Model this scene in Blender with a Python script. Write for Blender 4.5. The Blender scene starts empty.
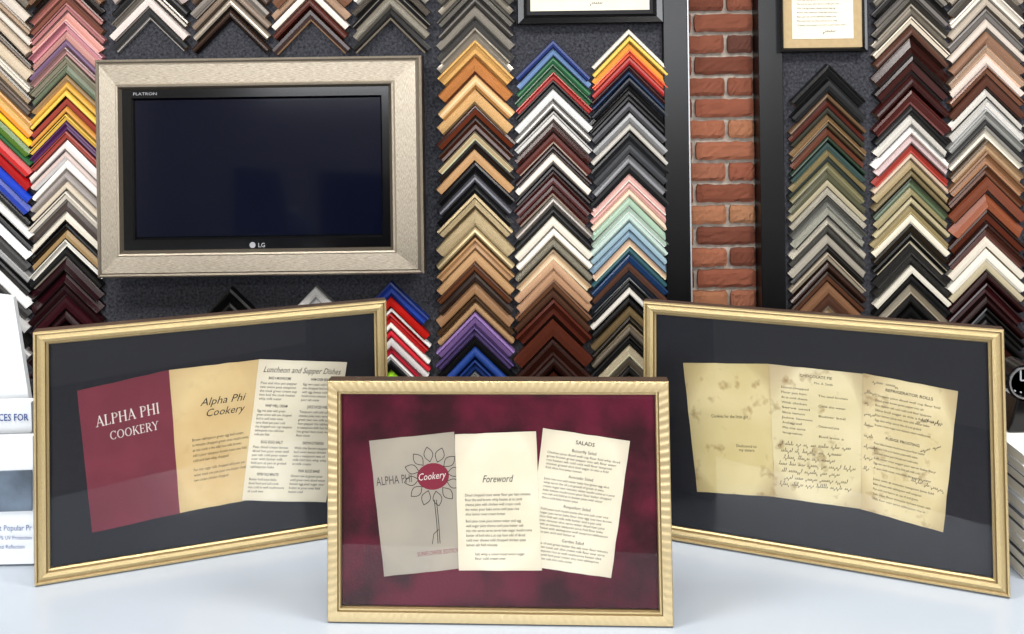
import bpy, math, random
from mathutils import Vector, Matrix
random.seed(7)
F=900.0; HY=60.0; TH=0.014
CZ=1.78; ZC=0.90
cT,sT=math.cos(TH),math.sin(TH)
scene=bpy.context.scene
try:
    scene.view_settings.view_transform='Standard'
    scene.view_settings.look='None'
except Exception: pass
def ray(px,py):
    du=px-512.0; dv=py-HY
    return Vector(((du*cT-dv*sT)/F,1.0,-(dv*cT+du*sT)/F))
CAM=Vector((0,0,CZ))
def WP(px,py,y):            # photograph measurement -> point on the vertical plane at distance y
    return CAM+ray(px,py)*y
def lin(h):
    h=h.lstrip('#')
    if len(h)==3: h=''.join(a*2 for a in h)
    o=[]
    for i in (0,2,4):
        v=int(h[i:i+2],16)/255
        o.append(v/12.92 if v<=0.04045 else ((v+0.055)/1.055)**2.4)
    return (o[0],o[1],o[2],1)
SAT=[.8]
def muted(h,gam=1.25):
    c=lin(h); g=.3*c[0]+.59*c[1]+.11*c[2]
    return tuple((max(0,g+(x-g)*SAT[0]))**gam for x in c[:3])+(1,)
# ---------------------------------------------------------------- materials
def newmat(name):
    m=bpy.data.materials.new(name); m.use_nodes=True
    nt=m.node_tree; b=nt.nodes['Principled BSDF']
    return m,nt,b
def mat(name,hexc,rough=.5,metal=0,noise=0,nscale=20,bump=0,bscale=200,spec=None,p0=.3,p1=.7):
    m,nt,b=newmat(name)
    c=lin(hexc)
    b.inputs['Base Color'].default_value=c
    b.inputs['Roughness'].default_value=rough
    b.inputs['Metallic'].default_value=metal
    if spec is not None: b.inputs['Specular IOR Level'].default_value=spec
    tc=nt.nodes.new('ShaderNodeTexCoord')
    if noise:
        n=nt.nodes.new('ShaderNodeTexNoise'); n.inputs['Scale'].default_value=nscale; n.inputs['Detail'].default_value=6
        nt.links.new(tc.outputs['Object'],n.inputs['Vector'])
        r=nt.nodes.new('ShaderNodeValToRGB')
        r.color_ramp.elements[0].position=p0; r.color_ramp.elements[1].position=p1
        r.color_ramp.elements[0].color=tuple(x*(1-noise) for x in c[:3])+(1,)
        r.color_ramp.elements[1].color=tuple(min(1,x*(1+noise)) for x in c[:3])+(1,)
        nt.links.new(n.outputs['Fac'],r.inputs['Fac']); nt.links.new(r.outputs['Color'],b.inputs['Base Color'])
    if bump:
        n2=nt.nodes.new('ShaderNodeTexNoise'); n2.inputs['Scale'].default_value=bscale; n2.inputs['Detail'].default_value=4
        nt.links.new(tc.outputs['Object'],n2.inputs['Vector'])
        bp=nt.nodes.new('ShaderNodeBump'); bp.inputs['Strength'].default_value=bump; bp.inputs['Distance'].default_value=.004
        nt.links.new(n2.outputs['Fac'],bp.inputs['Height']); nt.links.new(bp.outputs['Normal'],b.inputs['Normal'])
    return m
def attrmat(name,kind):
    m,nt,b=newmat(name); L=nt.links
    a=nt.nodes.new('ShaderNodeAttribute'); a.attribute_name='Col'
    uv=nt.nodes.new('ShaderNodeUVMap'); mp=nt.nodes.new('ShaderNodeMapping'); L.new(uv.outputs[0],mp.inputs['Vector'])
    n=nt.nodes.new('ShaderNodeTexNoise'); n.inputs['Detail'].default_value=5
    L.new(mp.outputs[0],n.inputs['Vector'])
    lo,hi,sc=.75,1.15,70; mp.inputs['Scale'].default_value=(1,1,1); rough=.3; metal=0
    if kind=='w': mp.inputs['Scale'].default_value=(.14,1,1); sc=170; lo,hi=.3,1.55; rough=.27
    if kind=='m': lo,hi,sc=.5,1.3,95; rough=.32; metal=.6
    if kind=='o': lo,hi,sc=.05,1.8,120; rough=.36; metal=.3
    if kind=='d': lo,hi,sc=.3,1.35,100; rough=.4; mp.inputs['Scale'].default_value=(.5,1,1)
    if kind=='b': lo,hi,sc=.5,1.35,45; rough=.9
    n.inputs['Scale'].default_value=sc
    r=nt.nodes.new('ShaderNodeMapRange'); r.inputs[1].default_value=.3; r.inputs[2].default_value=.7; r.inputs[3].default_value=lo; r.inputs[4].default_value=hi
    L.new(n.outputs['Fac'],r.inputs[0])
    mx=nt.nodes.new('ShaderNodeVectorMath'); mx.operation='SCALE'
    L.new(a.outputs['Color'],mx.inputs[0]); L.new(r.outputs[0],mx.inputs['Scale'])
    if kind=='b':
        n3=nt.nodes.new('ShaderNodeTexNoise'); n3.inputs['Scale'].default_value=28; n3.inputs['Detail'].default_value=8
        L.new(uv.outputs[0],n3.inputs['Vector'])
        r3=nt.nodes.new('ShaderNodeMapRange'); r3.inputs[1].default_value=.55; r3.inputs[2].default_value=.72; r3.inputs[3].default_value=0; r3.inputs[4].default_value=.55
        L.new(n3.outputs['Fac'],r3.inputs[0])
        mm=nt.nodes.new('ShaderNodeMix'); mm.data_type='RGBA'; mm.inputs[7].default_value=lin('a09082')
        L.new(r3.outputs[0],mm.inputs[0]); L.new(mx.outputs[0],mm.inputs[6]); L.new(mm.outputs[2],b.inputs['Base Color'])
    else: L.new(mx.outputs[0],b.inputs['Base Color'])
    b.inputs['Roughness'].default_value=rough; b.inputs['Metallic'].default_value=metal
    b.inputs['Specular IOR Level'].default_value=.4
    if kind in 'ob':
        bp=nt.nodes.new('ShaderNodeBump'); bp.inputs['Strength'].default_value=.7; bp.inputs['Distance'].default_value=.003
        L.new(n.outputs['Fac'],bp.inputs['Height']); L.new(bp.outputs['Normal'],b.inputs['Normal'])
    return m
M={}
for k,nm in (('p','satin_moulding'),('w','wood_moulding'),('m','metal_leaf_moulding'),('o','ornate_moulding'),('d','distressed_moulding'),('b','brick_clay')):
    M[k]=attrmat(nm,k)
# ---------------------------------------------------------------- mesh builder
class MB:
    def __init__(s): s.v=[];s.f=[];s.uv=[];s.col=[];s.mi=[]
    def face(s,pts,mi=0,col=(1,1,1,1),uvs=None):
        i=len(s.v); s.v+= [tuple(p) for p in pts]; s.f.append(tuple(range(i,i+len(pts))))
        s.mi.append(mi); s.col+= [col]*len(pts)
        s.uv+= (uvs if uvs else [(p[0],p[2]) for p in pts])
    def box(s,x0,x1,y0,y1,z0,z1,mi=0,col=(1,1,1,1)):
        P=[Vector((x,y,z)) for x in (x0,x1) for y in (y0,y1) for z in (z0,z1)]
        for q in ((0,1,5,4),(2,6,7,3),(0,2,3,1),(4,5,7,6),(0,4,6,2),(1,3,7,5)):
            s.face([P[k] for k in q],mi,col)
    def prism(s,pts,dvec,mi=0,col=(1,1,1,1),side=None):
        n=len(pts); pts=[Vector(p) for p in pts]; d=Vector(dvec)
        s.face(pts,mi,col); s.face([p+d for p in reversed(pts)],mi,col)
        for i in range(n):
            a,b=pts[i],pts[(i+1)%n]; s.face([b,a,a+d,b+d],mi if side is None else side,col)
    def obj(s,name,mats,parent=None,mw=None,smooth=False,merge=False,bevel=0):
        me=bpy.data.meshes.new(name); me.from_pydata(s.v,[],s.f)
        for m in mats: me.materials.append(m)
        me.polygons.foreach_set('material_index',s.mi)
        u=me.uv_layers.new(name='UVMap'); c=me.color_attributes.new('Col','FLOAT_COLOR','CORNER')
        u.data.foreach_set('uv',[x for p in s.uv for x in p])
        c.data.foreach_set('color',[x for p in s.col for x in p])
        if merge:
            import bmesh
            bm=bmesh.new(); bm.from_mesh(me); bmesh.ops.remove_doubles(bm,verts=bm.verts,dist=1e-5)
            bmesh.ops.recalc_face_normals(bm,faces=bm.faces); bm.to_mesh(me); bm.free()
        if smooth: me.polygons.foreach_set('use_smooth',[True]*len(me.polygons))
        me.update()
        o=bpy.data.objects.new(name,me); scene.collection.objects.link(o)
        if bevel:
            md=o.modifiers.new('bev','BEVEL'); md.width=bevel; md.segments=2; md.limit_method='ANGLE'
        if parent: o.parent=parent
        if mw is not None: o.matrix_world=mw
        return o
def empty(name,mw=None):
    e=bpy.data.objects.new(name,None); e.empty_display_size=.1; scene.collection.objects.link(e)
    if mw is not None: e.matrix_world=mw
    return e
def slab(name,pix,y,thick,m,parent=None,bevel=0.001):
    b=MB(); b.prism([WP(px,py,y) for px,py in pix],(0,thick,0))
    return b.obj(name,[m],parent,merge=True,bevel=bevel)
def sweep(mb,W,H,prof,fac=(1,1,1,1),mis=None):
    def c4(u):
        l,r,t,b=[u*k for k in fac]
        return [(l,b),(W-r,b),(W-r,H-t),(l,H-t)]
    vacc=0
    for i in range(len(prof)-1):
        u0,y0,col=prof[i]; u1,y1,_=prof[i+1]
        A=c4(u0);B=c4(u1); dv=math.hypot(u1-u0,y1-y0)
        for k in range(4):
            if mis is not None and mis[i]<0: continue
            k2=(k+1)%4
            a,b,c,d=A[k],A[k2],B[k2],B[k]
            def along(p): return (p[0] if k in (0,2) else p[1])+k*1.37
            mb.face([(a[0],y0,a[1]),(b[0],y0,b[1]),(c[0],y1,c[1]),(d[0],y1,d[1])],0 if mis is None else mis[i],lin(col),
              [(along(a),vacc),(along(b),vacc),(along(c),vacc+dv),(along(d),vacc+dv)])
        vacc+=dv
def ribbed(mb,W,H,u0,u1,y0,y1,period,amp,mi):
    """fluted band running round the frame between insets u0 and u1"""
    for k in range(4):
        L=W if k in (0,2) else H
        n=int(L/period*8)
        def P(s,u):
            a=u+(L-2*u)*s; t=(u-u0)/(u1-u0)
            e=math.sin(math.pi*min(1,max(0,t)))
            y=y0+(y1-y0)*t-amp*(.5+.5*math.cos(2*math.pi*a/period))*(.35+.65*e)
            if k==0: return (a,y,u)
            if k==1: return (W-u,y,a)
            if k==2: return (W-a,y,H-u)
            return (u,y,H-a)
        for i in range(n):
            for j in range(3):
                ua=u0+(u1-u0)*j/3;ub=u0+(u1-u0)*(j+1)/3
                q=[P(i/n,ua),P((i+1)/n,ua),P((i+1)/n,ub),P(i/n,ub)]
                mb.face(q,mi,(1,1,1,1),[(i/n*L+k,ua),((i+1)/n*L+k,ua),((i+1)/n*L+k,ub),(i/n*L+k,ub)])
# ---------------------------------------------------------------- text
_tc={}
def text_geo(s,align='LEFT',shear=0,line=1.0,bold=0):
    key=(s,align,shear,line,bold)
    if key in _tc: return _tc[key]
    cu=bpy.data.curves.new('t','FONT'); cu.body=s; cu.size=1; cu.align_x=align; cu.shear=shear; cu.space_line=line
    cu.resolution_u=2; cu.offset=bold
    o=bpy.data.objects.new('t',cu); scene.collection.objects.link(o)
    dg=bpy.context.evaluated_depsgraph_get(); me=bpy.data.meshes.new_from_object(o.evaluated_get(dg))
    vs=[(v.co.x,v.co.y) for v in me.vertices]; fs=[tuple(p.vertices) for p in me.polygons]
    bpy.data.objects.remove(o); bpy.data.curves.remove(cu); bpy.data.meshes.remove(me)
    _tc[key]=(vs,fs); return vs,fs
def add_text(mb,mapf,s,u,v,size,mi,align='LEFT',shear=0,fit=None,line=1.0,bold=0,rot=0):
    vs,fs=text_geo(s,align,shear,line,bold)
    if not vs: return
    w=max(a for a,_ in vs)-min(a for a,_ in vs); kx=size
    if fit: kx=fit/w
    cr,sr=math.cos(rot),math.sin(rot)
    pts=[]
    for x,y in vs:
        x*=kx;y*=size
        pts.append(mapf(u+x*cr-y*sr,v+x*sr+y*cr))
    i=len(mb.v); mb.v+=[tuple(p) for p in pts]
    for f in fs:
        mb.f.append(tuple(i+k for k in f)); mb.mi.append(mi); mb.uv+=[(0,0)]*len(f); mb.col+=[(1,1,1,1)]*len(f)
def ribbon(mb,mapf,pts,w,mi,closed=False):
    n=len(pts)
    for i in range(n if closed else n-1):
        a=pts[i];b=pts[(i+1)%n]; dx,dy=b[0]-a[0],b[1]-a[1]; l=math.hypot(dx,dy) or 1e-9
        nx,ny=-dy/l*w/2,dx/l*w/2; ex,ey=dx/l*w*.3,dy/l*w*.3
        mb.face([mapf(a[0]+nx-ex,a[1]+ny-ey),mapf(a[0]-nx-ex,a[1]-ny-ey),mapf(b[0]-nx+ex,b[1]-ny+ey),mapf(b[0]+nx+ex,b[1]+ny+ey)],mi)
def _arc(cx,cy,rx,ry,a0,a1,n=14):
    out=[]
    for i in range(n):
        t0=math.radians(a0+(a1-a0)*i/n);t1=math.radians(a0+(a1-a0)*(i+1)/n)
        w=.05+.08*abs(math.cos((t0+t1)/2))
        out.append((cx+rx*math.cos(t0),cy+ry*math.sin(t0),cx+rx*math.cos(t1),cy+ry*math.sin(t1),w))
    return out
_bowl=_arc(.32,.75,.27,.23,90,-90)+[(.15,.98,.32,.98,.05),(.15,.52,.32,.52,.05)]
GLY={'A':(.80,[(.07,0,.39,1,.05),(.39,1,.72,0,.12),(.19,.34,.61,.34,.05)],[(.07,0),(.72,0)]),
'L':(.66,[(.15,0,.15,1,.12),(.15,.03,.60,.03,.05),(.60,0,.60,.22,.05)],[(.15,0),(.15,1)]),
'P':(.68,[(.15,0,.15,1,.12)]+_bowl,[(.15,0),(.15,1)]),
'H':(.90,[(.15,0,.15,1,.12),(.73,0,.73,1,.12),(.15,.52,.73,.52,.05)],[(.15,0),(.15,1),(.73,0),(.73,1)]),
'I':(.36,[(.17,0,.17,1,.12)],[(.17,0),(.17,1)]),
'C':(.80,_arc(.44,.5,.36,.48,45,315,20)+[(.70,.98,.70,.72,.05)],[]),
'O':(.90,_arc(.44,.5,.36,.48,0,360,26),[]),
'K':(.82,[(.15,0,.15,1,.12),(.2,.42,.66,1,.05),(.34,.58,.72,0,.12)],[(.15,0),(.15,1),(.66,1),(.72,0)]),
'E':(.68,[(.15,0,.15,1,.12),(.15,.97,.58,.97,.05),(.15,.52,.46,.52,.05),(.15,.03,.60,.03,.05),(.58,1,.58,.8,.05),(.60,0,.60,.2,.05),(.46,.6,.46,.44,.05)],[(.15,0),(.15,1)]),
'R':(.76,[(.15,0,.15,1,.12),(.36,.52,.68,0,.12)]+_bowl,[(.15,0),(.15,1),(.68,0)]),
'Y':(.80,[(.40,0,.40,.45,.12),(.40,.45,.09,1,.11),(.40,.45,.70,1,.05)],[(.40,0),(.09,1),(.70,1)]),
' ':(.34,[],[])}
def serif_text(mb,m,s,cx,base,h,fit,mi):
    tot=sum(GLY[c][0] for c in s)+.08*(len(s)-1); k=fit/tot; x=cx-fit/2
    for c in s:
        w,st,sf=GLY[c]
        for (x0,y0,x1,y1,t) in st: ribbon(mb,m,[(x+x0*k,base+y0*h),(x+x1*k,base+y1*h)],t*h*1.05,mi)
        for (sx,sy) in sf: 
            yy=base+(.02 if sy==0 else .98)*h
            ribbon(mb,m,[(x+(sx-.13)*k,yy),(x+(sx+.13)*k,yy)],.045*h,mi)
        x+=(w+.08)*k
def scrawl(mb,mapf,u,v,width,size,w,mi,rng,slope=0):
    x=0
    while x<width:
        n=rng.randint(3,8); pts=[]
        for k in range(n):
            amp=size*(rng.choice([.35,.4,.4,.45,.95,-.45]))
            for t in range(6):
                a=t/6*2*math.pi
                pts.append((u+x+(t/6)*size*.4+math.sin(a)*size*.13+.25*amp*(.5-.5*math.cos(a)), v+slope*x+amp*(.5-.5*math.cos(a))))
            x+=size*.4
        ribbon(mb,mapf,pts,w,mi); x+=size*.5
VOC="the and of a cup salt flour sugar egg butter milk cook until brown add one two teaspoon tablespoon chopped onion pepper in oven serve hot with cream chicken rice bake at minutes mix well boil water lemon juice cheese grated pour over toast mushrooms diced ham green peas slice cold whip beaten fold into pan".split()
def lines(n,chars,rng,last=.6):
    out=[]
    for i in range(n):
        t=''; lim=chars if i<n-1 else chars*last
        while len(t)<lim-4: t+=rng.choice(VOC)+' '
        out.append(t.strip().capitalize() if i==0 else t.strip())
    return '\n'.join(out)

# ================================================================= ROOM
YW=2.80; YB=2.85
carpet=mat('grey_carpet','38393f',.95,noise=.65,nscale=120,bump=.9,bscale=280,spec=.2)
blacktrim=mat('black_trim_paint','070709',.3,noise=.2,spec=.3)
plaster=mat('painted_plaster','b4b0a8',.8,noise=.05,bump=.1)
mortar=mat('mortar','9a9086',.95,noise=.3,nscale=60,bump=.6)
floorm=mat('dark_wood_floor','4a3a30',.5,noise=.3,nscale=8)
def roombox(name,a,m):
    b=MB(); b.box(*a); return b.obj(name,[m],merge=True)
roombox('floor',(-3.6,3.6,-3.6,3.1,-.1,0),floorm)
roombox('ceiling',(-3.6,3.6,-3.6,3.1,3.1,3.2),plaster)
roombox('wall_back',(-3.6,3.6,YB,3.05,0,3.1),mortar)
roombox('wall_left',(-3.6,-3.5,-3.6,YB,0,3.1),plaster)
roombox('wall_right',(3.5,3.6,-3.6,YB,0,3.1),plaster)
b=MB()
b.box(-3.5,3.5,-3.6,-3.5,0,1.5); b.box(-3.5,3.5,-3.6,-3.5,2.8,3.1)
for x0,x1 in((-3.5,-2.6),(-.3,.3),(2.6,3.5)): b.box(x0,x1,-3.6,-3.5,1.5,2.8)
b.obj('wall_front',[plaster])
for i,(x0,x1) in enumerate(((-2.6,-.3),(.3,2.6))):  # unseen windows, added behind the camera as a place for light to enter
    b=MB()
    b.box(x0,x1,-3.57,-3.53,1.5,1.56);b.box(x0,x1,-3.57,-3.53,2.74,2.8)
    b.box(x0,x0+.06,-3.57,-3.53,1.5,2.8);b.box(x1-.06,x1,-3.57,-3.53,1.5,2.8);b.box((x0+x1)/2-.03,(x0+x1)/2+.03,-3.57,-3.53,1.56,2.74)
    b.obj('added_window_%d'%(i+1),[blacktrim])
YTR=YW-.022
PX1=WP(689,150,YTR).x; PX2=WP(760,150,YTR).x
b=MB(); rng=random.Random(3)
xl=PX1+.008; xr=PX2-.002
BH=.0672; BL=.208; brickcols=['8a4c36','995c42','793f2a','a0694a','824833','935a42','6c3624','a1704f','5a3024']
for row in range(0,45):
    z0=.04+row*BH; off=(row%2)*BL/2
    x=xl-.5+off
    while x<xr+.3:
        x0=max(x+.006,xl);x1=min(x+BL-.006,xr)
        if x1-x0>.012:
            nx,nz=10,5; fr=YB-.020+rng.uniform(-.004,.003)
            g=[[None]*(nz+1) for _ in range(nx+1)]
            for i in range(nx+1):
                for j in range(nz+1):
                    e=(i in(0,nx))or(j in(0,nz)); cn=(i in(0,nx))and(j in(0,nz))
                    jx=0 if i in(0,nx) else rng.uniform(-.0015,.0015)
                    g[i][j]=Vector((x0+(x1-x0)*i/nx+jx+(.004 if cn and i==0 else -.004 if cn else 0),fr+(.007 if e else 0)+rng.uniform(-.002,.002),z0+.006+(BH-.012)*j/nz+rng.uniform(-.002,.002)))
            col=lin(rng.choice(brickcols)); o_=(rng.random()*9,rng.random()*9)
            for i in range(nx):
                for j in range(nz):
                    q=[g[i][j],g[i+1][j],g[i+1][j+1],g[i][j+1]]
                    b.face(q,0,col,[(p.x+o_[0],p.z+o_[1]) for p in q])
            bd=[g[i][0] for i in range(nx+1)]+[g[nx][j] for j in range(1,nz+1)]+[g[i][nz] for i in range(nx-1,-1,-1)]+[g[0][j] for j in range(nz-1,0,-1)]
            for k in range(len(bd)):
                p,q=bd[k],bd[(k+1)%len(bd)]
                b.face([q,p,Vector((p.x,YB-.0005,p.z)),Vector((q.x,YB-.0005,q.z))],0,col)
        x+=BL
b.obj('exposed_brick_strip',[M['b']])
alu=mat('aluminium_edge','c9ccd0',.4,.6)
tn=[0]
def bar(x0,x1,z0,z1,ya,m=blacktrim,yb=None):
    tn[0]+=1
    b=MB(); b.box(x0,x1,ya,YB-.0005 if yb is None else yb,z0,z1); b.obj('trim_%d'%tn[0],[m],merge=True,bevel=.002)
w=.075
for nm,x0,x1 in(('carpeted_sample_board',-3.0,PX1-w),('carpeted_sample_board.001',PX2+w,3.0)):
    b=MB(); b.box(x0,x1,YW,YB-.0005,.45,2.5); b.obj(nm,[carpet],merge=True)
    bar(x0,x1,2.501,2.57,YTR); bar(x0,x1,.38,.449,YTR)
bar(PX1-w+.0005,PX1,.38,2.57,YTR); bar(PX1+.0005,PX1+.006,.38,2.57,YTR+.004,alu); bar(PX2,PX2+w-.0005,.38,2.57,YTR)

# ================================================================= MOULDING SAMPLES
PROF=[
 [(0,0,0),(0,.75,0),(.1,1,1),(.45,1,1),(.82,.92,1),(.84,.75,2),(1,.7,2),(1,0,2)],
 [(0,0,0),(0,.95,0),(.16,1,0),(.24,.75,1),(.5,.5,1),(.78,.55,1),(.82,.7,2),(1,.62,2),(1,0,2)],
 [(0,0,0),(0,.5,0),(.1,.8,1),(.3,.97,1),(.5,1,1),(.7,.9,1),(.85,.65,2),(.98,.45,2),(1,0,2)],
 [(0,0,0),(0,.4,0),(.12,.45,1),(.5,.65,1),(.8,.95,1),(.86,1,2),(1,.95,2),(1,0,2)],
 [(0,0,0),(0,.9,0),(.2,1,0),(.24,.8,2),(.3,.8,2),(.34,.9,1),(.75,.7,1),(.8,.55,2),(1,.5,2),(1,0,2)],
]
S=YW/F
def column(name,cx,ay,spec,half=36.5,seed=0,sat=.8):
    SAT[0]=sat
    rng=random.Random(seed*13+5)
    mb=MB(); mi={'p':0,'w':1,'m':2,'o':3,'d':4}
    y=ay
    for tok in spec.replace('\n','').split(';'):
        tok=tok.strip()
        if not tok: continue
        a=tok.split(); k=a[0][0]; p=float(a[0][1:]); body=muted(a[1])
        if k=='p' and p>=9 and rng.random()<.38: k='d'
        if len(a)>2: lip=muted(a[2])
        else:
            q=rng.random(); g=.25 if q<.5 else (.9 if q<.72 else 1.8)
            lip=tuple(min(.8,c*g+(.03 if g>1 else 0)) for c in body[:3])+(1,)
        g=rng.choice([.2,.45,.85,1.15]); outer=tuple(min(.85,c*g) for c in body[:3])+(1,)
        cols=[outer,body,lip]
        w=p*S/math.sqrt(2)*.99; hgt=.012+min(.016,w*.45)+rng.uniform(0,.006)
        L=(half+1.3+rng.uniform(-1.6,.8))*S*math.sqrt(2)
        A=WP(cx,y,YW-.015); ax=A.x+rng.uniform(-.0018,.0018); az=A.z; rt=rng.uniform(-.014,.014)
        pr=rng.choice(PROF) if p>6 else PROF[2]
        r2=math.sqrt(2); vacc=rng.random()*5; uo=rng.random()*10
        def tf(x,z,h):
            return Vector((ax+x*math.cos(rt)-z*math.sin(rt),YW-.0005-h*hgt,az+x*math.sin(rt)+z*math.cos(rt)))
        for i in range(len(pr)-1):
            u0,h0,_=pr[i];u1,h1,ci=pr[i+1]; a0=u0*w;a1=u1*w
            dv=math.hypot((u1-u0)*w,(h1-h0)*hgt)
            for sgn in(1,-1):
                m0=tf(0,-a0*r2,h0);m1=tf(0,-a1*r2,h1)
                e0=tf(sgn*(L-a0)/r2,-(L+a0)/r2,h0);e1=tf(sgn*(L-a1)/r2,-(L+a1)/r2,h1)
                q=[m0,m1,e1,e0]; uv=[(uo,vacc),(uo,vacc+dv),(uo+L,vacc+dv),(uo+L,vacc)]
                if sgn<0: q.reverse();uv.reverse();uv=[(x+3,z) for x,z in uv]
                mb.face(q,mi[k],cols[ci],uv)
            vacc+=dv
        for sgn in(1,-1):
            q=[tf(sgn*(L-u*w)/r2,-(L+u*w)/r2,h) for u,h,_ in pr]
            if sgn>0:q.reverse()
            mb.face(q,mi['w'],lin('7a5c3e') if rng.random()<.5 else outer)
        y+=p
    return mb.obj(name,[M['p'],M['w'],M['m'],M['o'],M['d']])
N='frame_corner_samples'
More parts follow.
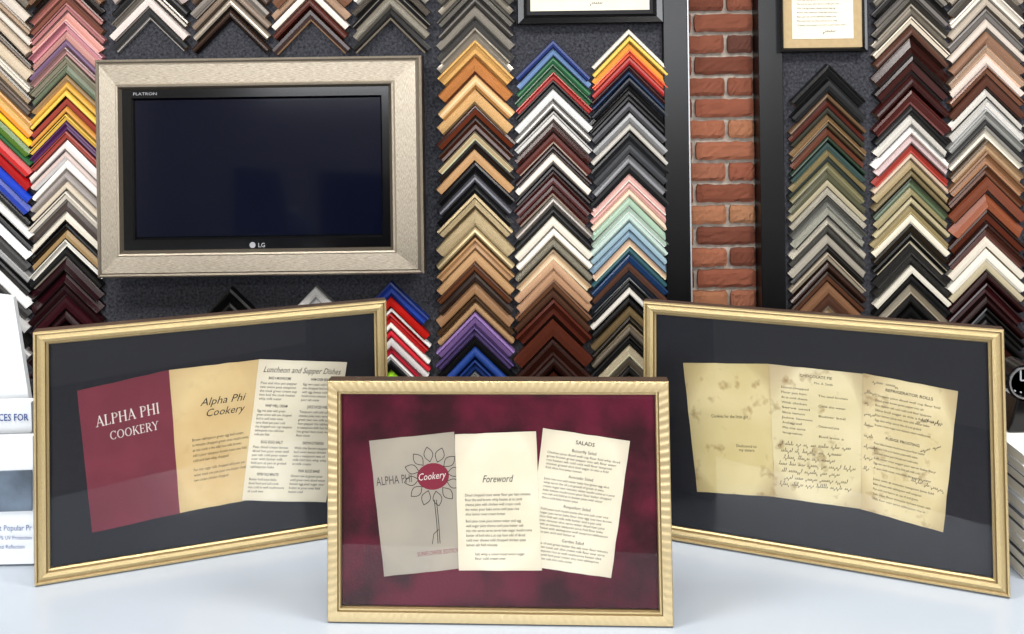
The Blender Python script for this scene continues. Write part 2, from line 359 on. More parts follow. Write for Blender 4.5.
cols=[
(-5,-47,"w14 6b5548;m12 9a938a;p14 d8cfc4;w12 b9a48e;p10 e4dcd2;w13 cdbfae;p9 8f8378;w14 d6c8b4;p11 e9e2d6;w12 c4b096;p12 6f6258;p10 e0b070;p10 e8a13c;p10 f0c832;p10 5d7d3a;p10 2d6b42;p12 c8282b;p12 b01d24;p12 2a55c8;p13 2347a8;p12 141414;p12 f0f0ee;p9 222226;p12 e8e8e8 333333;p12 1b1b1d;p11 dddddd;p12 202022;p12 eeeeee;p12 18181a;p14 d8d8d8;p14 222222;p14 c0c0c0",36,1),
(67,-50,"w13 5a4034;w12 8c6a50;p9 2a2220;p10 b0746a;p9 96604f;p9 c98a8a;p9 d59a90;p9 b77a84;p9 cf9f98;p8 8a6f90;p9 b98f8c;p9 9f9a84;p9 7f8a72;p8 a88a60;p8 e3b63c;p8 f2d24a 2b2420;p8 a8442f;p8 e0a33a;p8 f0c83c 5a2f66;p9 6a3a70;p9 c4584a;p10 e9e2de 8a8480;p10 d9c6c0;p11 f0ebe6 aaa39c;p10 b9b0ac;p10 d8ccb8 6b6258;p10 efe6d8;p9 5f5450;p11 e6dfd0 2a2522;p9 1c1a1a;p9 b89a68 161616;p9 e8e4da 1a1a1a;p9 1d1b1c c8c0b0;w13 3a1420 1a0a0e;w13 421622 240a10;w12 331018;w14 4a1a26 1a0a0e;w14 38121c;w15 2c0e14;w15 401620;w15 301018",36,.85),
(150,-52,"p13 d8ccc8 6b6462;p12 b8aaa6;p12 2a2a2c;m11 9a948c;p12 e6dad4 8a7f7a;p11 2a2a2c b0aaa6",38,.8),
(231,-52,"w13 4a3c34;w12 6a564a;m12 8c847c;w12 93806f;m12 c8bcac 4a4038;w11 483428",38,.8),
(311,-52,"p13 c9b39a;w14 8a6248;w12 b99a80;p10 e8ded2 6b5a50;w12 6a3426;w12 43241c a08060",38,.8),
(391,-52,"p12 28282a;m12 b4aea4;o13 6a6258;p11 1b1b1d 9a9080;o12 a8a294;p12 202022 8a8070",38,.8),
(475,-50,"m11 a8a298;o12 7c7870;m10 c8c0b0;o13 8c8880 3a3836;m10 6a6662;o12 a09a90;o12 5c5a58 c0b8a8;m10 b8b0a4;o17 e8bc70 a07028;o17 d08c44 7a3c10;w15 e6c088 c89858;o15 e4bc80;w14 7a3c1c 2a1408;w13 5c3018;p9 d9bf98;p9 2a1c16;w13 c8a070 3a2418;p11 1c1c20;m12 6e6e74 24242a;p8 1a1a1e;o16 d8c49c 6a5838;o16 d0bc94;m12 d8c498 8a7448;p13 c9a070;p12 d8b080 a87848;p10 8a5a3a;p9 3a2418;p12 b08860;p9 584028;p10 c4a074;p14 9a7cb8 6c5488;p11 6e5a94;p9 1a1a1c;p13 2f5cb0;p12 24488c;p10 e0e0de;p9 8a8a8c;p10 38383a;p14 b0a890;p14 48403a;p14 806850",37.5,.88),
(553,40,"p8 26438a;p8 7a9cc8;p8 2c7a4c;p8 1f6a3e;p8 c03028;p9 1d1d1f;p11 e8e8e6 9a9a9a;m11 b8b4ae;p10 f0eeea 6a625c;w11 4a2018;w11 6e3024 d0c0b0;w10 38160f;p9 e9dfd4;p9 2a1c18;w12 5a1c18;w12 481410 a09080;m11 a8a098;p10 1a1a1c;p11 ece4d4;p11 f2ece0 b8a88c;o11 a09a88;p10 e6c8a0;p10 e4b890;p10 c89c74;p10 9c6c48;p9 6a4630;w20 6a2e1a 2a120a;w20 703824 30160c;w17 4a2216;w16 38180f;w16 502818;w14 2a1810;w14 502818;w16 38180f",37.5,.8),
(629,29,"p7 ece8dc;p7 f0d050;p7 f0a838;p7 e8602c;p7 b82820;p6 4a1a18;p7 1c3a5c;p7 182030;p8 1a1a1c;p9 2c2c30;m11 6a6a6e 1c1c1e;m11 a8a8a8;p9 c4c0b8 303030;p11 2a2c30;p11 4a4c50 17181a;p9 9c9ca0;p10 1c1c20;p8 e6b8b0;p8 d8a49c;p8 e8d0b8;p8 a8c4b0;p8 bcd4c0;p9 c8dcd4;p8 a4c0cc;p8 88a4b8;p8 d8b89c;p8 3a6a74;p8 2c5888;p8 6a4a3a;p8 28303c e8e8e8;p9 1b1b1d;p9 e4e0d8 1a1a1a;p10 151517;m10 b49c70;p9 2c2620 c0b090;m10 9a9080;p9 1f1f20;o11 c8bca0;m10 8a8070 d8d0c0;p10 222;p12 a89878;p11 1a1a1a;p11 787068;p12 151515;p12 989080",37.5,.85),
(827,64,"p15 16171a 0c0c0e;p13 1c1d21 0a0a0c;p8 7a5a34;p7 6a2c1c;p7 3a3a24;p7 8a6a3a;p7 5a4a28;p7 7c4428;p7 34503c;p7 3a5a54;p7 8c7c48;p7 2a3a34 a89858;p8 8a8458;p8 646448;p8 b8ac88;o9 c4bca8 4a463c;o10 84847c;o10 acac9c 3c3c38;o9 d0c8b4;o9 5c5a54;p9 a8a090;p9 2a2624;p9 c4b498 2a2420;w10 4a2c1c;w11 7a4c2c;w12 9c6c40;w11 68402a;p10 c8a878;p10 e0cca4 8c7450;p10 a88c60;p10 6a5438;p12 3a2c20;p12 806848;p14 a8946c",37,.68),
(910,-48,"o12 3a3a3c;m11 b4aea4;p10 1c1c1e;p10 8a8480;m11 5a5650 d0c8b8;m10 a8a094;p10 e0d4c0 5a4a3c;w12 6a4434;w18 40160f 1e0a08;w18 55201a 200c0a;w16 481410;w14 64241c;p11 141416;p10 d8d4cc;p9 f0eeea b09890;p9 e4cccc;p9 a83828;p8 d0b8a0;p9 b8a478;p9 8c7c54;p9 6a7c5c;p9 a89c70 4c4430;p9 c8bc94;p8 9c8c60;p10 e8e0cc;p9 403628;p11 1a1a1a c8c0a8;o11 2c2a28;o11 3c3a36;p9 e4dfd0 1a1a1a;p9 181818;p10 8a806c;o12 2a2826;p12 141415;m11 5a5a58;p12 1c1c1e;p12 3a322c 9a8a70;p12 101012;o12 4c463c;p14 222;w14 503020;w14 301c14",37.5,.8),
(985,-50,"p12 d0c8bc;w12 b0a494;p11 5c5650;p12 e4dcd0;w12 c0b4a4 6c6258;p10 8a8480;p12 d8ccc0;w13 a0785c;w11 c0a084;p10 ecdcd0;w11 8c5c40;w12 6a3c28;p10 dcd8d0 4a4846;p11 eeeae2;p10 9c9c98;p9 3c3c3c d4d0c8;p11 e8e0d0;w12 b89870;w13 a0744c;w12 7c4c2c;w16 8c4a28 3c1c10;w16 a45c34;w15 743820;w13 5c2c1c;p12 e4dccc 7c6c54;p12 f0ece0;p10 c8bc9c;w12 3a0e14;w13 501820 200a0c;w12 340c10;p11 141214;p12 1c1a1c;w14 3c1812 140a08;w14 482018;w14 2c100c;w16 401c14;w16 30140e;w14 241009",37.5,.78),
(1062,-50,"w14 504840;p12 c8c0b4;w13 403830;p12 1a1a1a;w13 8a7a68;p12 2c2420;w13 403028;p12 141414;w13 6a5a48;p12 201c18;w13 3c2c20;p12 d0c8b8;w13 503828;p12 181818;w14 604838;p12 282420;w13 382418;p12 141414;w14 483020;p12 201810;w14 2c1c14;p14 141210;w14 301c12",36,.8),
(150,330,"p12 1b1b1e;p12 3c3c40;p12 c8c8c8;p12 222;p12 888",36,.8),
(231,287,"p15 101114 08090a;p14 191a1e;p12 303236;p12 1a1a1c;p12 606060",36,.8),
(316,286,"p12 ecebe8 b8b8b8;p12 dcdcdc;p12 1b1b1d;p12 c8c8c8;p12 222",36,.8),
(391,281,"p15 2f5cc0 1a3a88;p11 c83028;p6 f4f4f2;p9 d02c2c;p8 f4f2ee;p8 d83848;p8 e8e4e4;p8 e0405c;p7 f0f0f0;p8 1c1c1e;p11 a8dc30;p10 8cc828;p9 f0f0e8;p9 d04890;p9 1a1a1a;p12 e8e8e8;p12 2a6ac0",37,1),
]
for i,(cx,ay,sp,half,sat) in enumerate(cols):
    column(N if i==0 else N+'.%03d'%i,cx,ay,sp,half,i,sat)

# ================================================================= TELEVISION IN SILVER FRAME
YT=2.665
A=WP(97,278.5,YT);Bq=WP(424,274.5,YT);Cq=WP(95,60,YT)
W=(Bq-A).length;H=(Cq-A).length
tv=empty('framed_television',Matrix.Translation((A.x,YT,A.z)))
sv=F/YT; px=1/sv
def leafmat(name,c1,c2,rough=.38,metal=.6,nsc=70,bs=.25):
    m,nt,b=newmat(name);L=nt.links
    uv=nt.nodes.new('ShaderNodeUVMap')
    n=nt.nodes.new('ShaderNodeTexNoise');n.inputs['Scale'].default_value=nsc;n.inputs['Detail'].default_value=8;n.inputs['Roughness'].default_value=.65
    L.new(uv.outputs[0],n.inputs['Vector'])
    r=nt.nodes.new('ShaderNodeValToRGB');r.color_ramp.elements[0].position=.36;r.color_ramp.elements[1].position=.64
    r.color_ramp.elements[0].color=lin(c1);r.color_ramp.elements[1].color=lin(c2)
    L.new(n.outputs['Fac'],r.inputs[0]);L.new(r.outputs[0],b.inputs['Base Color'])
    b.inputs['Roughness'].default_value=rough;b.inputs['Metallic'].default_value=metal
    bp=nt.nodes.new('ShaderNodeBump');bp.inputs['Strength'].default_value=bs;bp.inputs['Distance'].default_value=.002
    L.new(n.outputs['Fac'],bp.inputs['Height']);L.new(bp.outputs[0],b.inputs['Normal'])
    return m
silver=leafmat('champagne_silver_leaf','857a68','c8beae',.34,.65,nsc=55,bs=.45)
silverlip=leafmat('dull_silver_lip','5c554a','80776a',.4,.6)
darkside=mat('dark_frame_side','12100e',.5)
gl=mat('gloss_black_bezel','050609',.16,spec=.4); scr=mat('tv_screen_glass','050919',.10,spec=.3)
b=MB(); fw=30*px
sweep(b,W,H,[(0,.085,'fff'),(0,.006,'fff'),(.006,0,'fff'),(.012,.003,'fff'),(.016,.001,'fff'),(fw*.80,.004,'fff'),(fw*.84,.0,'fff'),(fw*.9,.002,'fff'),(fw*.96,.010,'fff'),(fw,.016,'fff'),(fw,.04,'fff')],
  (.84,1.12,1.02,.88),[1,0,2,2,0,0,0,2,2,1])
o=b.obj('frame_moulding',[silver,darkside,silverlip],tv); o.matrix_basis=Matrix()
x0=fw*.84-.003;x1=W-fw*1.12+.003;z0=fw*.88-.003;z1=H-fw+.003
sub=MB(); sweep(sub,x1-x0,z1-z0,[(0,.04,'fff'),(0,.018,'fff'),(.004,.015,'fff'),(.030,.015,'fff'),(.034,.020,'fff'),(.038,.027,'fff')],(1,.8,1,1.1))
o=sub.obj('black_bezel',[gl],tv); o.matrix_basis=Matrix.Translation((x0,0,z0))
b=MB(); b.box(x0+.03,x1-.026,.026,.07,z0+.032,z1-.032); o=b.obj('screen',[scr],tv); o.matrix_basis=Matrix()
b=MB(); b.box(.03,W-.03,.05,.086,.03,H-.03); b.box(W*.3,W*.7,.086,.1345,.12,H-.14); o=b.obj('rear_housing_and_bracket',[darkside],tv); o.matrix_basis=Matrix()
lab=mat('silver_label','9a9aa0',.4)
b=MB(); mf=lambda u,v:(u,.0142,v)
add_text(b,mf,'FLATRON',x0+.036,z1-.021,.012,0,fit=.070)
add_text(b,mf,'LG',(x0+x1)/2+.002,z0+.008,.018,0,bold=.01)
r_=.009
c0=((x0+x1)/2-.014,z0+.0145); ring=[(c0[0]+r_*math.cos(t*math.pi/10),c0[1]+r_*math.sin(t*math.pi/10)) for t in range(20)]
b.face([mf(*p) for p in ring],0)
o=b.obj('bezel_lettering',[lab],tv); o.matrix_basis=Matrix()

# ================================================================= DOCUMENT FRAMES ON WALL
ink=mat('black_ink','1c1a1a',.7)
paperw=mat('letter_paper','e0dac8',.8,noise=.04)
def docframe(name,pl,pr,pb,pt_,matc,inset,docin,lines_n):
    y=YW-.048; A=WP(pl,pb,y);Bx=WP(pr,pb,y);T=WP(pl,pt_,y)
    W=Bx.x-A.x;H=T.z-A.z; e=empty(name,Matrix.Translation((A.x,y,A.z)))
    b=MB(); sweep(b,W,H,[(0,.045,'fff'),(0,.004,'fff'),(.004,0,'fff'),(inset*.7,.003,'fff'),(inset,.010,'fff'),(inset,.02,'fff')]); o=b.obj('black_moulding',[gl],e);o.matrix_basis=Matrix()
    b=MB(); b.box(inset-.004,W-inset+.004,.014,.040,inset-.004,H-inset+.004); o=b.obj('mat_board',[mat(name+'_mat',matc,.8,noise=.06,nscale=60)],e);o.matrix_basis=Matrix()
    b=MB(); d=docin; b.box(d,W-d,.012,.0138,d,H-d)
    mf=lambda u,v:(u,.0115,v)
    rng=random.Random(5)
    for k in range(lines_n):
        add_text(b,mf,lines(1,44,rng,1),d+.015,d+.04+k*.013,.007,1,fit=(W-2*d-.03)*rng.uniform(.75,1))
    scrawl(b,mf,W*.5,d+.02,.03,.014,.0012,1,rng)
    o=b.obj('letter',[paperw,ink],e);o.matrix_basis=Matrix()
docframe('framed_letter',517,664,25,-95,'15151a',.030,.042,14)
docframe('framed_letter.001',780,869,53,-62,'b09a74',.015,.042,14)

# ================================================================= COUNTER
lam=mat('white_laminate','979fa9',.26,noise=.02,nscale=3)
cab=mat('cabinet_white','a8adb2',.5)
e=empty('sales_counter')
b=MB(); b.box(-2.4,2.4,1.13,2.02,ZC-.04,ZC); b.obj('countertop',[lam],e,merge=True,bevel=.006)
b=MB(); b.box(-2.3,2.3,1.20,1.95,0.08,ZC-.04); b.box(-2.25,2.25,1.27,1.9,0,.08)
for i in range(5):
    x=-2.25+i*.9; b.box(x+.02,x+.88,1.185,1.20,.12,ZC-.08); b.box(x+.4,x+.5,1.17,1.185,ZC-.16,ZC-.145)
b.obj('cabinet_body',[cab],e)

# ================================================================= FRAMED COOKBOOK PAGES
gm,nt,bb=newmat('picture_glass'); nt.nodes.remove(bb)
out=nt.nodes['Material Output'];tr=nt.nodes.new('ShaderNodeBsdfTransparent');gs=nt.nodes.new('ShaderNodeBsdfGlossy');gs.inputs['Roughness'].default_value=0.0
fr=nt.nodes.new('ShaderNodeFresnel');fr.inputs['IOR'].default_value=1.45;mx=nt.nodes.new('ShaderNodeMixShader')
nt.links.new(fr.outputs[0],mx.inputs[0]);nt.links.new(tr.outputs[0],mx.inputs[1]);nt.links.new(gs.outputs[0],mx.inputs[2]);nt.links.new(mx.outputs[0],out.inputs[0])
gold=leafmat('champagne_gold_leaf','8a774f','ccb98c',.34,.62,nsc=90,bs=.35)
goldr=leafmat('ribbed_champagne_leaf','a4906a','ccbc94',.36,.5,nsc=60,bs=.1)
goldd=leafmat('dark_gold_groove','6a583a','8e7a54',.4,.5)
brown=mat('dark_brown_side','34241a',.5,noise=.3)
suede=mat('burgundy_suede','500c24',.95,noise=.6,nscale=11,bump=.2,p0=.4,p1=.62)
charc=mat('charcoal_matboard','1e2129',.9,noise=.12,nscale=120)
def agedpaper(name,c1,c2,spots=.5,sp='8a6a3a',sc=9):
    m,nt,b=newmat(name);L=nt.links
    tc=nt.nodes.new('ShaderNodeTexCoord')
    n=nt.nodes.new('ShaderNodeTexNoise');n.inputs['Scale'].default_value=sc;n.inputs['Detail'].default_value=5;L.new(tc.outputs['Object'],n.inputs['Vector'])
    r=nt.nodes.new('ShaderNodeValToRGB');r.color_ramp.elements[0].position=.35;r.color_ramp.elements[1].position=.65
    r.color_ramp.elements[0].color=lin(c1);r.color_ramp.elements[1].color=lin(c2);L.new(n.outputs['Fac'],r.inputs[0])
    n2=nt.nodes.new('ShaderNodeTexNoise');n2.inputs['Scale'].default_value=42;n2.inputs['Detail'].default_value=5;L.new(tc.outputs['Object'],n2.inputs['Vector'])
    mr=nt.nodes.new('ShaderNodeMapRange');mr.inputs[1].default_value=.58;mr.inputs[2].default_value=.75;mr.inputs[3].default_value=0;mr.inputs[4].default_value=spots;L.new(n2.outputs['Fac'],mr.inputs[0])
    mm=nt.nodes.new('ShaderNodeMix');mm.data_type='RGBA';mm.inputs[7].default_value=lin(sp)
    L.new(mr.outputs[0],mm.inputs[0]);L.new(r.outputs[0],mm.inputs[6])
    uv=nt.nodes.new('ShaderNodeUVMap'); sx=nt.nodes.new('ShaderNodeSeparateXYZ'); L.new(uv.outputs[0],sx.inputs[0])
    outs=[]
    for ax in (0,1):
        a1=nt.nodes.new('ShaderNodeMath');a1.operation='SUBTRACT';a1.inputs[1].default_value=.5;L.new(sx.outputs[ax],a1.inputs[0])
        a2=nt.nodes.new('ShaderNodeMath');a2.operation='ABSOLUTE';L.new(a1.outputs[0],a2.inputs[0]);outs.append(a2)
    mxm=nt.nodes.new('ShaderNodeMath');mxm.operation='MAXIMUM';L.new(outs[0].outputs[0],mxm.inputs[0]);L.new(outs[1].outputs[0],mxm.inputs[1])
    ad=nt.nodes.new('ShaderNodeMath');ad.operation='MULTIPLY_ADD';ad.inputs[1].default_value=.12;L.new(n.outputs['Fac'],ad.inputs[0]);L.new(mxm.outputs[0],ad.inputs[2])
    er=nt.nodes.new('ShaderNodeMapRange');er.inputs[1].default_value=.48;er.inputs[2].default_value=.59;er.inputs[3].default_value=0;er.inputs[4].default_value=.15+spots*.5;L.new(ad.outputs[0],er.inputs[0])
    m3=nt.nodes.new('ShaderNodeMix');m3.data_type='RGBA';m3.inputs[7].default_value=lin(sp)
    L.new(er.outputs[0],m3.inputs[0]);L.new(mm.outputs[2],m3.inputs[6]);L.new(m3.outputs[2],b.inputs['Base Color'])
    b.inputs['Roughness'].default_value=.85
    return m
P_mar=mat('maroon_cover','74283a',.7,noise=.14,nscale=14)
P_tan=agedpaper('tan_paper','d0b684','dac698',.12)
P_cream=agedpaper('cream_paper','e0dac4','e8e2d0',.04)
P_grey=agedpaper('grey_cover','a8a296','b4ac9e',.1,'7a746a')
P_aged=[agedpaper('stained_paper_%d'%i,a_,b_,.8,'8e6e3c',s_) for i,(a_,b_,s_) in enumerate((('d0c28e','dccfa2',10),('d8cea6','e4dab8',8),('d2c498','e0d4ae',12)))]
T_dark=mat('print_ink','1c1816',.8); T_white=mat('white_ink','e8e2dc',.8); T_mar=mat('maroon_ink','84203a',.8); T_grey=mat('grey_ink','4e4a4e',.8); T_hand=mat('pencil_ink','5c5248',.8)
edge=mat('page_edge','6e6248',.9)
TM=[None,T_dark,T_white,T_mar,T_grey,T_hand,edge]
def build_frame(name,bl,br,tl,trr,moul,matm,fw,pages,flat=False):
    def onc(p):
        r=ray(*p); t=(ZC-CZ)/r.z; return CAM+r*t
    B0=onc(bl);B1=onc(br);W=(B1-B0).length;ex=(B1-B0)/W;nb=Vector((-ex.y,ex.x,0))
    best=None
    for k in range(20,90):
        a=math.radians(k*.1)
        up=Vector((0,0,1))*math.cos(a)+nb*math.sin(a);n=nb*math.cos(a)-Vector((0,0,1))*math.sin(a)
        def loc(p):
            r=ray(*p);t=(B0-CAM).dot(n)/r.dot(n);P=CAM+r*t-B0;return (P.dot(ex),P.dot(up))
        l=loc(tl);r_=loc(trr);err=abs(l[0])+abs(r_[0]-W)+abs(l[1]-r_[1])*.2
        if best is None or err<best[0]: best=(err,a,(l[1]+r_[1])/2,l,r_)
    err,a,H,l,r_=best
    print('FRAME',name,'W',W,'H',H,'lean',math.degrees(a),'err',err)
    up=Vector((0,0,1))*math.cos(a)+nb*math.sin(a);n=nb*math.cos(a)-Vector((0,0,1))*math.sin(a)
    D=.028
    O=B0+Vector((0,0,D*math.sin(a)+.0003))
    mw=Matrix(((ex.x,n.x,up.x,O.x),(ex.y,n.y,up.y,O.y),(ex.z,n.z,up.z,O.z),(0,0,0,1)))
    e=empty(name,mw)
    def put(mb,nm,mats,**k):
        o=mb.obj(nm,mats,e,**k);o.matrix_basis=Matrix();return o
    b=MB()
    if flat:
        pr=[(0,D,'fff'),(0,.003,'fff'),(.0015,.0012,'fff'),(fw*.74,.0014,'fff'),(fw*.78,.004,'fff'),(fw*.84,.0032,'fff'),(fw*.95,.0035,'fff'),(fw,.007,'fff'),(fw,.012,'fff')]
        ms=[1,2,-1,3,2,2,3,3]
    else:
        pr=[(0,D,'fff'),(0,.004,'fff'),(.0015,.0005,'fff'),(.004,0,'fff'),(.006,.003,'fff'),(.008,.002,'fff'),(fw*.55,.0005,'fff'),(fw*.78,.002,'fff'),(fw*.84,.0055,'fff'),(fw*.9,.0045,'fff'),(fw,.007,'fff'),(fw,.012,'fff')]
        ms=[1,2,2,3,2,0,0,3,2,2,3]
    sweep(b,W,H,pr,mis=ms)
    put(b,'moulding',[moul,brown,gold,goldd])
    if flat:
        b=MB(); ribbed(b,W,H,.0015,fw*.74,.0012,.0014,.0125,.0011,0); put(b,'fluted_face',[moul],merge=True,smooth=True)
    b=MB();b.box(fw-.004,W-fw+.004,.0145,.024,fw-.004,H-fw+.004);put(b,'mat_board',[matm])
    b=MB();b.face([(fw-.002,.0085,fw-.002),(W-fw+.002,.0085,fw-.002),(W-fw+.002,.0085,H-fw+.002),(fw-.002,.0085,H-fw+.002)]);put(b,'glass_pane',[gm])
    b=MB();b.box(.004,W-.004,.0245,.0275,.004,H-.004)
    put(b,'backing_board',[mat('kraft_backing','8a7350',.9)])
    hz=H*.62
    inv=mw.inverted()
    hin=Vector((W/2,.0285,hz)); hw=mw@hin
    foot=Vector((hw.x,hw.y,ZC+.001))+nb*(.10)
    fl=inv@foot
    b=MB();b.prism([(W/2-.03,hin.y,hz),(W/2+.03,hin.y,hz),(W/2+.045,fl.y,fl.z),(W/2-.045,fl.y,fl.z)],(0,.004,0.0));put(b,'easel_strut',[brown])
    def loc(p):
        r=ray(*p)
        t=((O+n*.012)-CAM).dot(n)/r.dot(n);P=CAM+r*t-O;return Vector((P.dot(ex),P.dot(up)))
    for i,(corn,pm,layer,fn) in enumerate(pages):
        q=[loc(c) for c in corn] # TL TR BR BL
        pw=((q[1]-q[0]).length+(q[2]-q[3]).length)/2;ph=((q[3]-q[0]).length+(q[2]-q[1]).length)/2
        yb=.0142-layer*.0012
        def mapf(u,v,yy=yb-.0003):
            s=u/pw;t=v/ph
            p=q[0]*(1-s)*(1-t)+q[1]*s*(1-t)+q[2]*s*t+q[3]*(1-s)*t
            return (p.x,yy,p.y)
        b=MB()
        rng=random.Random(i+len(name)*3)
        out=[]
        C4=[(0,0),(pw,0),(pw,ph),(0,ph)]
        for k in range(4):
            a0,a1=C4[k],C4[(k+1)%4]
            for s in range(8):
                t=s/8; jx=0 if s==0 else rng.uniform(-.0005,.0005)
                out.append((a0[0]+(a1[0]-a0[0])*t+(jx if k%2 else 0),a0[1]+(a1[1]-a0[1])*t+(0 if k%2 else jx)))
        P3=[Vector(mapf(u,v,yb)) for u,v in out]; d=Vector((0,.0009,0))
        b.face(P3,0,(1,1,1,1),[(u/pw,v/ph) for u,v in out])
        for k in range(len(P3)):
            a0,a1=P3[k],P3[(k+1)%len(P3)]; b.face([a1,a0,a0+d,a1+d],6)
        fn(b,lambda u,v:mapf(u,ph-v),pw,ph,rng)
        put(b,'page_%d'%(i+1),[pm]+TM[1:])
    return e
def pg_cover(b,m,pw,ph,r):
    serif_text(b,m,'ALPHA PHI',pw*.5,ph*.72,ph*.072,pw*.68,2)
    serif_text(b,m,'COOKERY',pw*.55,ph*.61,ph*.058,pw*.52,2)
def pg_title(b,m,pw,ph,r):
    add_text(b,m,'Alpha Phi',pw*.56,ph*.72,ph*.075,1,'CENTER',shear=.35,fit=pw*.52)
    add_text(b,m,'Cookery',pw*.58,ph*.64,ph*.075,1,'CENTER',shear=.35,fit=pw*.44)
    for n,v in((5,.48),(3,.27)):
        add_text(b,m,lines(n,42,r),pw*.20,ph*v,ph*.028,1,fit=pw*.66,line=1.3)
def recipe_col(b,m,u,w,top,bot,ph,r,sz,chars,mi=1):
    v=top
    while v>bot:
        add_text(b,m,' '.join(r.choice(VOC) for _ in range(3)).upper(),u+w/2,v,sz*1.1,mi,'CENTER',bold=.01,fit=w*.6); v-=sz*1.4
        n=r.randint(4,7); n=min(n,max(1,int((v-bot)/(sz*1.2))+1))
        add_text(b,m,lines(n,chars,r),u,v,sz,mi,fit=w,line=1.12); v-=sz*1.2*n+sz*.5
def pg_lunch(b,m,pw,ph,r):
    add_text(b,m,'Luncheon and Supper Dishes',pw*.5,ph*.91,ph*.06,1,'CENTER',shear=.35,fit=pw*.88)
    recipe_col(b,m,pw*.05,pw*.42,ph*.86,ph*.05,ph,r,ph*.025,26)
    recipe_col(b,m,pw*.53,pw*.42,ph*.86,ph*.05,ph,r,ph*.025,26)
def pg_flower(b,m,pw,ph,r):
    add_text(b,m,'ALPHA PHI',pw*.03,ph*.665,ph*.09,4,fit=pw*.42)
    c=(pw*.70,ph*.69);R=pw*.18
    for k in range(12):
        a=k*math.pi/6+.1;pts=[]
        for s in range(9):
            t=s/8; rr=R*(.95+t*.95); w=math.sin(t*math.pi)*.24*(1-.3*t)
            pts.append((c[0]+rr*math.cos(a+w),c[1]+rr*math.sin(a+w)))
        for s in range(8,-1,-1):
            t=s/8; rr=R*(.95+t*.95); w=-math.sin(t*math.pi)*.24*(1-.3*t)
            pts.append((c[0]+rr*math.cos(a+w),c[1]+rr*math.sin(a+w)))
        ribbon(b,m,pts,pw*.008,1)
    b.face([m(c[0]+R*1.05*math.cos(t*math.pi/12),c[1]+R*.85*math.sin(t*math.pi/12)) for t in range(24)],3)
    m2=lambda u,v:(lambda p:(p[0],p[1]-.0003,p[2]))(m(u,v))
    add_text(b,m2,'Cookery',c[0]-R*.1,c[1]-ph*.02,ph*.075,2,'CENTER',shear=.3,fit=R*1.8)
    for dx in(-.012,.012):
        ribbon(b,m,[(c[0]+pw*dx,c[1]-R*1.5),(c[0]+pw*(dx+.0),ph*.35),(c[0]+pw*(dx-.01),ph*.2)],pw*.008,1)
    ribbon(b,m,[(c[0],ph*.3),(c[0]-pw*.06,ph*.27),(c[0]-pw*.09,ph*.2)],pw*.007,1)
    add_text(b,m,'SUNFLOWER EDITION',pw*.42,ph*.12,ph*.045,3,fit=pw*.5)
def pg_fore(b,m,pw,ph,r):
    add_text(b,m,'Foreword',pw*.5,ph*.64,ph*.075,1,'CENTER',shear=.35,fit=pw*.38)
    add_text(b,m,lines(5,46,r),pw*.1,ph*.54,ph*.029,1,fit=pw*.8,line=1.2)
    add_text(b,m,lines(6,46,r),pw*.1,ph*.35,ph*.029,1,fit=pw*.8,line=1.2)
    add_text(b,m,lines(2,40,r),pw*.2,ph*.11,ph*.027,1,fit=pw*.6,line=1.2)
def pg_salad(b,m,pw,ph,r):
    add_text(b,m,'SALADS',pw*.5,ph*.92,ph*.04,1,'CENTER',bold=.01)
    v=.86
    for n,t in((5,'Butterfly Salad'),(6,'Avocado Salad'),(7,'Roquefort Salad'),(5,'Garden Salad')):
        add_text(b,m,t,pw*.5,ph*v,ph*.031,1,'CENTER'); v-=.033
        add_text(b,m,lines(n,50,r),pw*.08,ph*v,ph*.0245,1,fit=pw*.84,line=1.12); v-=n*.0275+.02
def pg_note1(b,m,pw,ph,r):
    add_text(b,m,'Cookies for the little girl',pw*.5,ph*.58,ph*.035,1,'CENTER',fit=pw*.44)
    add_text(b,m,'Dedicated to\nmy sisters',pw*.68,ph*.36,ph*.030,1,'CENTER')
def pg_note2(b,m,pw,ph,r):
    add_text(b,m,'CHOCOLATE PIE',pw*.5,ph*.93,ph*.03,1,'CENTER')
    add_text(b,m,'Mrs. A. Smith',pw*.58,ph*.885,ph*.024,1,'CENTER')
    for k in range(10):
        add_text(b,m,lines(1,16,r,1),pw*.12,ph*(.83-k*.038),ph*.024,1,fit=pw*r.uniform(.2,.34))
        if k%2: add_text(b,m,lines(1,16,r,1),pw*.52,ph*(.83-k*.038),ph*.024,1,fit=pw*r.uniform(.2,.34))
    for k in range(7):
        scrawl(b,m,pw*.06+pw*.03*(k%3),ph*(.40-k*.05),pw*r.uniform(.55,.8),ph*.032,pw*.0048,5,r,slope=.05)
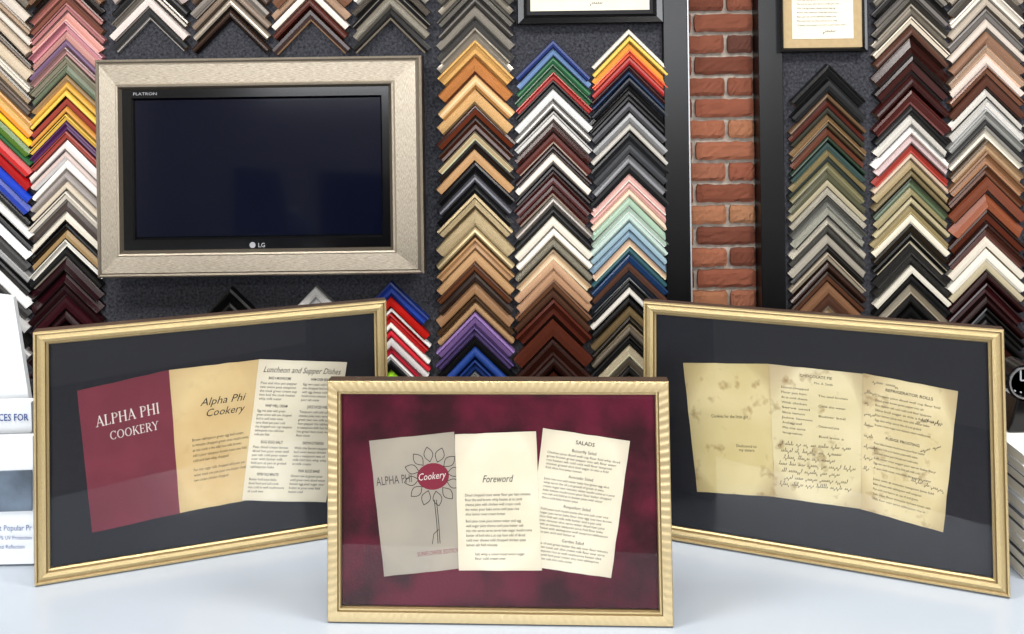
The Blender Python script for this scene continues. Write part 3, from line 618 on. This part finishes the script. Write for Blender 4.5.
def pg_note3(b,m,pw,ph,r):
    add_text(b,m,'REFRIGERATOR ROLLS',pw*.5,ph*.90,ph*.03,1,'CENTER',bold=.01)
    for k in range(7): add_text(b,m,lines(1,44,r,1),pw*.14,ph*(.85-k*.036),ph*.023,1,fit=pw*r.uniform(.5,.74))
    add_text(b,m,'FUDGE FROSTING',pw*.46,ph*.55,ph*.028,1,'CENTER',bold=.01)
    for k in range(6): add_text(b,m,lines(1,44,r,1),pw*.14,ph*(.50-k*.036),ph*.023,1,fit=pw*r.uniform(.5,.74))
    for k in range(5): add_text(b,m,lines(1,44,r,1),pw*.14,ph*(.24-k*.036),ph*.023,1,fit=pw*r.uniform(.5,.74))
    scrawl(b,m,pw*.10,ph*.945,pw*.28,ph*.030,pw*.0048,5,r)
    scrawl(b,m,pw*.60,ph*.73,pw*.28,ph*.030,pw*.0048,5,r,slope=.1)
    scrawl(b,m,pw*.66,ph*.52,pw*.24,ph*.032,pw*.0048,5,r,slope=.5)
    scrawl(b,m,pw*.58,ph*.30,pw*.3,ph*.028,pw*.0048,5,r,slope=-.1)
    for k in range(8): scrawl(b,m,pw*.02,ph*(.86-k*.08),pw*.05,ph*.026,pw*.0045,5,r)
build_frame('framed_cookbook_pages',(34,588),(391,529),(31,335),(385,300),gold,charc,.0235,[
  ([(77,391),(170,370),(186,512),(92,533)],P_mar,1,pg_cover),
  ([(169,370),(262,359),(258,498),(180,513)],P_tan,2,pg_title),
  ([(259,359),(347,362),(326,502),(242,500)],P_cream,3,pg_lunch)])
build_frame('framed_cookbook_pages.001',(327,624),(674,629),(327,383),(671,383),goldr,suede,.0215,[
  ([(369,441),(454,432),(468,568),(384,577)],P_grey,1,pg_flower),
  ([(455,434),(536,431),(542,570),(459,570)],P_cream,3,pg_fore),
  ([(543,428),(630,441),(611,578),(527,566)],P_cream,2,pg_salad)],flat=True)
build_frame('framed_cookbook_pages.002',(643,537),(1011,600),(643,303),(1008,331),gold,charc,.0235,[
  ([(683,363),(769,364),(775,497),(697,492)],P_aged[0],1,pg_note1),
  ([(769,364),(864,374),(862,509),(775,497)],P_aged[1],2,pg_note2),
  ([(863,373),(958,391),(943,532),(861,509)],P_aged[2],3,pg_note3)])

# ================================================================= COUNTER CLUTTER
white=mat('white_card','c6cbd0',.5,noise=.03); navy=mat('navy_print','1c3c7a',.6); photo=mat('printed_photo','4c5866',.5,noise=.6,nscale=14)
e=empty('brochure_display_stand')
slab('upper_board',[(-90,440),(30,440),(29,400),(13,297),(-90,285)],1.70,.012,white,e)
slab('header_sign',[(-90,436),(32,433),(31,402),(-90,405)],1.64,.02,white,e)
slab('front_card',[(-90,567),(34,564),(33,436),(-90,440)],1.585,.012,white,e)
slab('printed_picture',[(-90,515),(32,511),(32,470),(-90,474)],1.582,.002,photo,e)
bt=MB()
def pt(y,px0,py0):
    o=WP(px0,py0,y); return lambda u,v:(o.x+u,y,o.z+v)
add_text(bt,pt(1.638,-2,421),'CES FOR',0,0,.018,0,fit=.055,bold=.01)
add_text(bt,pt(1.580,-12,531),'Most Popular Pr',0,0,.014,0,fit=.076)
add_text(bt,pt(1.580,-4,540),'99% UV Protection',0,0,.010,0,fit=.062)
add_text(bt,pt(1.580,-4,549),'Anti Reflection',0,0,.010,0,fit=.05)
bt.obj('sign_lettering',[navy],e)
b=MB(); b.box(-1.07,-.87,1.60,1.74,ZC+.0005,ZC+.012); b.obj('acrylic_base',[white],e)
e=empty('catalog_stack')
z=ZC+.0003; rr=random.Random(4); cs=['d6d6d4','2c2e34','ccccc8','d8d8d8','3a3c44','c0c4c8','dededa','24262c','cecece','d8d8d4']
for i in range(10):
    t=.021; dx=rr.uniform(-.006,.008)
    b=MB(); b.box(.846+dx,1.10+dx,1.50,1.80,z,z+.002,0);b.box(.849+dx,1.098+dx,1.503,1.797,z+.002,z+t-.002,1);b.box(.846+dx,1.10+dx,1.50,1.80,z+t-.002,z+t,0)
    b.obj('catalog_%d'%(i+1),[mat('catalog_cover_%d'%i,cs[i],.5),paperw],e); z+=t
z+=.0005
e=empty('round_desk_clock')
def ringmesh(nm,c,R,r0,y0,y1,m,seg=40):
    b=MB()
    for k in range(seg):
        a0=2*math.pi*k/seg;a1=2*math.pi*(k+1)/seg
        P=lambda r,a,y:(c[0]+r*math.cos(a),y,c[1]+r*math.sin(a))
        b.face([P(R,a0,y0),P(R,a1,y0),P(r0,a1,y0),P(r0,a0,y0)])
        b.face([P(R,a0,y0),P(R,a0,y1),P(R,a1,y1),P(R,a1,y0)])
        b.face([P(R,a1,y1),P(R,a0,y1),P(0,a0,y1),P(0,a1,y1)])
        if r0>0: b.face([P(r0,a0,y0),P(r0,a1,y0),P(r0,a1,y1),P(r0,a0,y1)])
    return b.obj(nm,[m],e)
cc=WP(1020,380,1.60); c=(cc.x,cc.z)
ringmesh('case',c,.032,.024,1.585,1.63,gl); ringmesh('chrome_ring',c,.028,.025,1.583,1.60,mat('chrome','c8ccd2',.2,.9)); ringmesh('dial',c,.0245,.0,1.60,1.625,mat('dial_face','22262c',.3))
b=MB(); b.box(c[0]-.0012,c[0]+.0012,1.597,1.5995,c[1],c[1]+.018); b.box(c[0],c[0]+.014,1.597,1.5995,c[1]-.001,c[1]+.001)
for k in range(12):
    a=k*math.pi/6; x,zz=c[0]+.021*math.cos(a),c[1]+.021*math.sin(a); b.box(x-.001,x+.001,1.597,1.5995,zz-.001,zz+.001)
b.obj('hands_and_marks',[white],e)
b=MB(); b.prism([(c[0]-.03,1.585,z),(c[0]+.04,1.585,z),(c[0]+.02,1.585,c[1]-.026),(c[0]-.012,1.585,c[1]-.026)],(0,.06,0)); b.obj('stand',[gl],e,merge=True,bevel=.003)

# ================================================================= LIGHTS
def area(name,loc,rot,sx,sy,power,col=(1,1,1)):
    l=bpy.data.lights.new(name,'AREA');l.shape='RECTANGLE';l.size=sx;l.size_y=sy;l.energy=power;l.color=col
    o=bpy.data.objects.new(name,l);scene.collection.objects.link(o);o.location=loc;o.rotation_euler=rot;return o
fix=mat('lamp_housing','d0d0d0',.5)
for i,(x,y) in enumerate(((-1.3,.9),(1.3,.9),(-1.3,-1.4),(1.3,-1.4))):
    e=empty('ceiling_lamp' if i==0 else 'ceiling_lamp.%03d'%i)
    b=MB();b.box(x-.62,x+.62,y-.32,y+.32,3.06,3.099);b.box(x-.64,x+.64,y-.34,y-.32,3.03,3.099);b.box(x-.64,x+.64,y+.32,y+.34,3.03,3.099);b.box(x-.64,x-.62,y-.32,y+.32,3.03,3.099);b.box(x+.62,x+.64,y-.32,y+.32,3.03,3.099)
    b.obj('housing',[fix],e)
    l=area('lamp_light',(x,y,3.05),(0,0,0),1.2,.6,80 if y>0 else 46,(1,.97,.93)); l.parent=e
for i,x in enumerate((-1.45,1.45)):
    area('added_window_fill_%d'%(i+1),(x,-3.48,2.15),(math.radians(90),0,0),2.1,1.15,105,(.95,.97,1))  # fill lights added at the unseen windows to brighten the room
w=bpy.data.worlds.new('World');scene.world=w;w.use_nodes=True
w.node_tree.nodes['Background'].inputs[0].default_value=(.8,.9,1,1);w.node_tree.nodes['Background'].inputs[1].default_value=.8
# ================================================================= CAMERA
cd=bpy.data.cameras.new('camera');cam=bpy.data.objects.new('camera',cd);scene.collection.objects.link(cam)
cd.sensor_fit='HORIZONTAL';cd.sensor_width=36;cd.lens=F/1024*36;cd.shift_y=-(317-HY)/1024;cd.clip_start=.05
cam.matrix_world=Matrix(((cT,sT,0,0),(0,0,-1,0),(-sT,cT,0,CZ),(0,0,0,1)))
scene.camera=cam
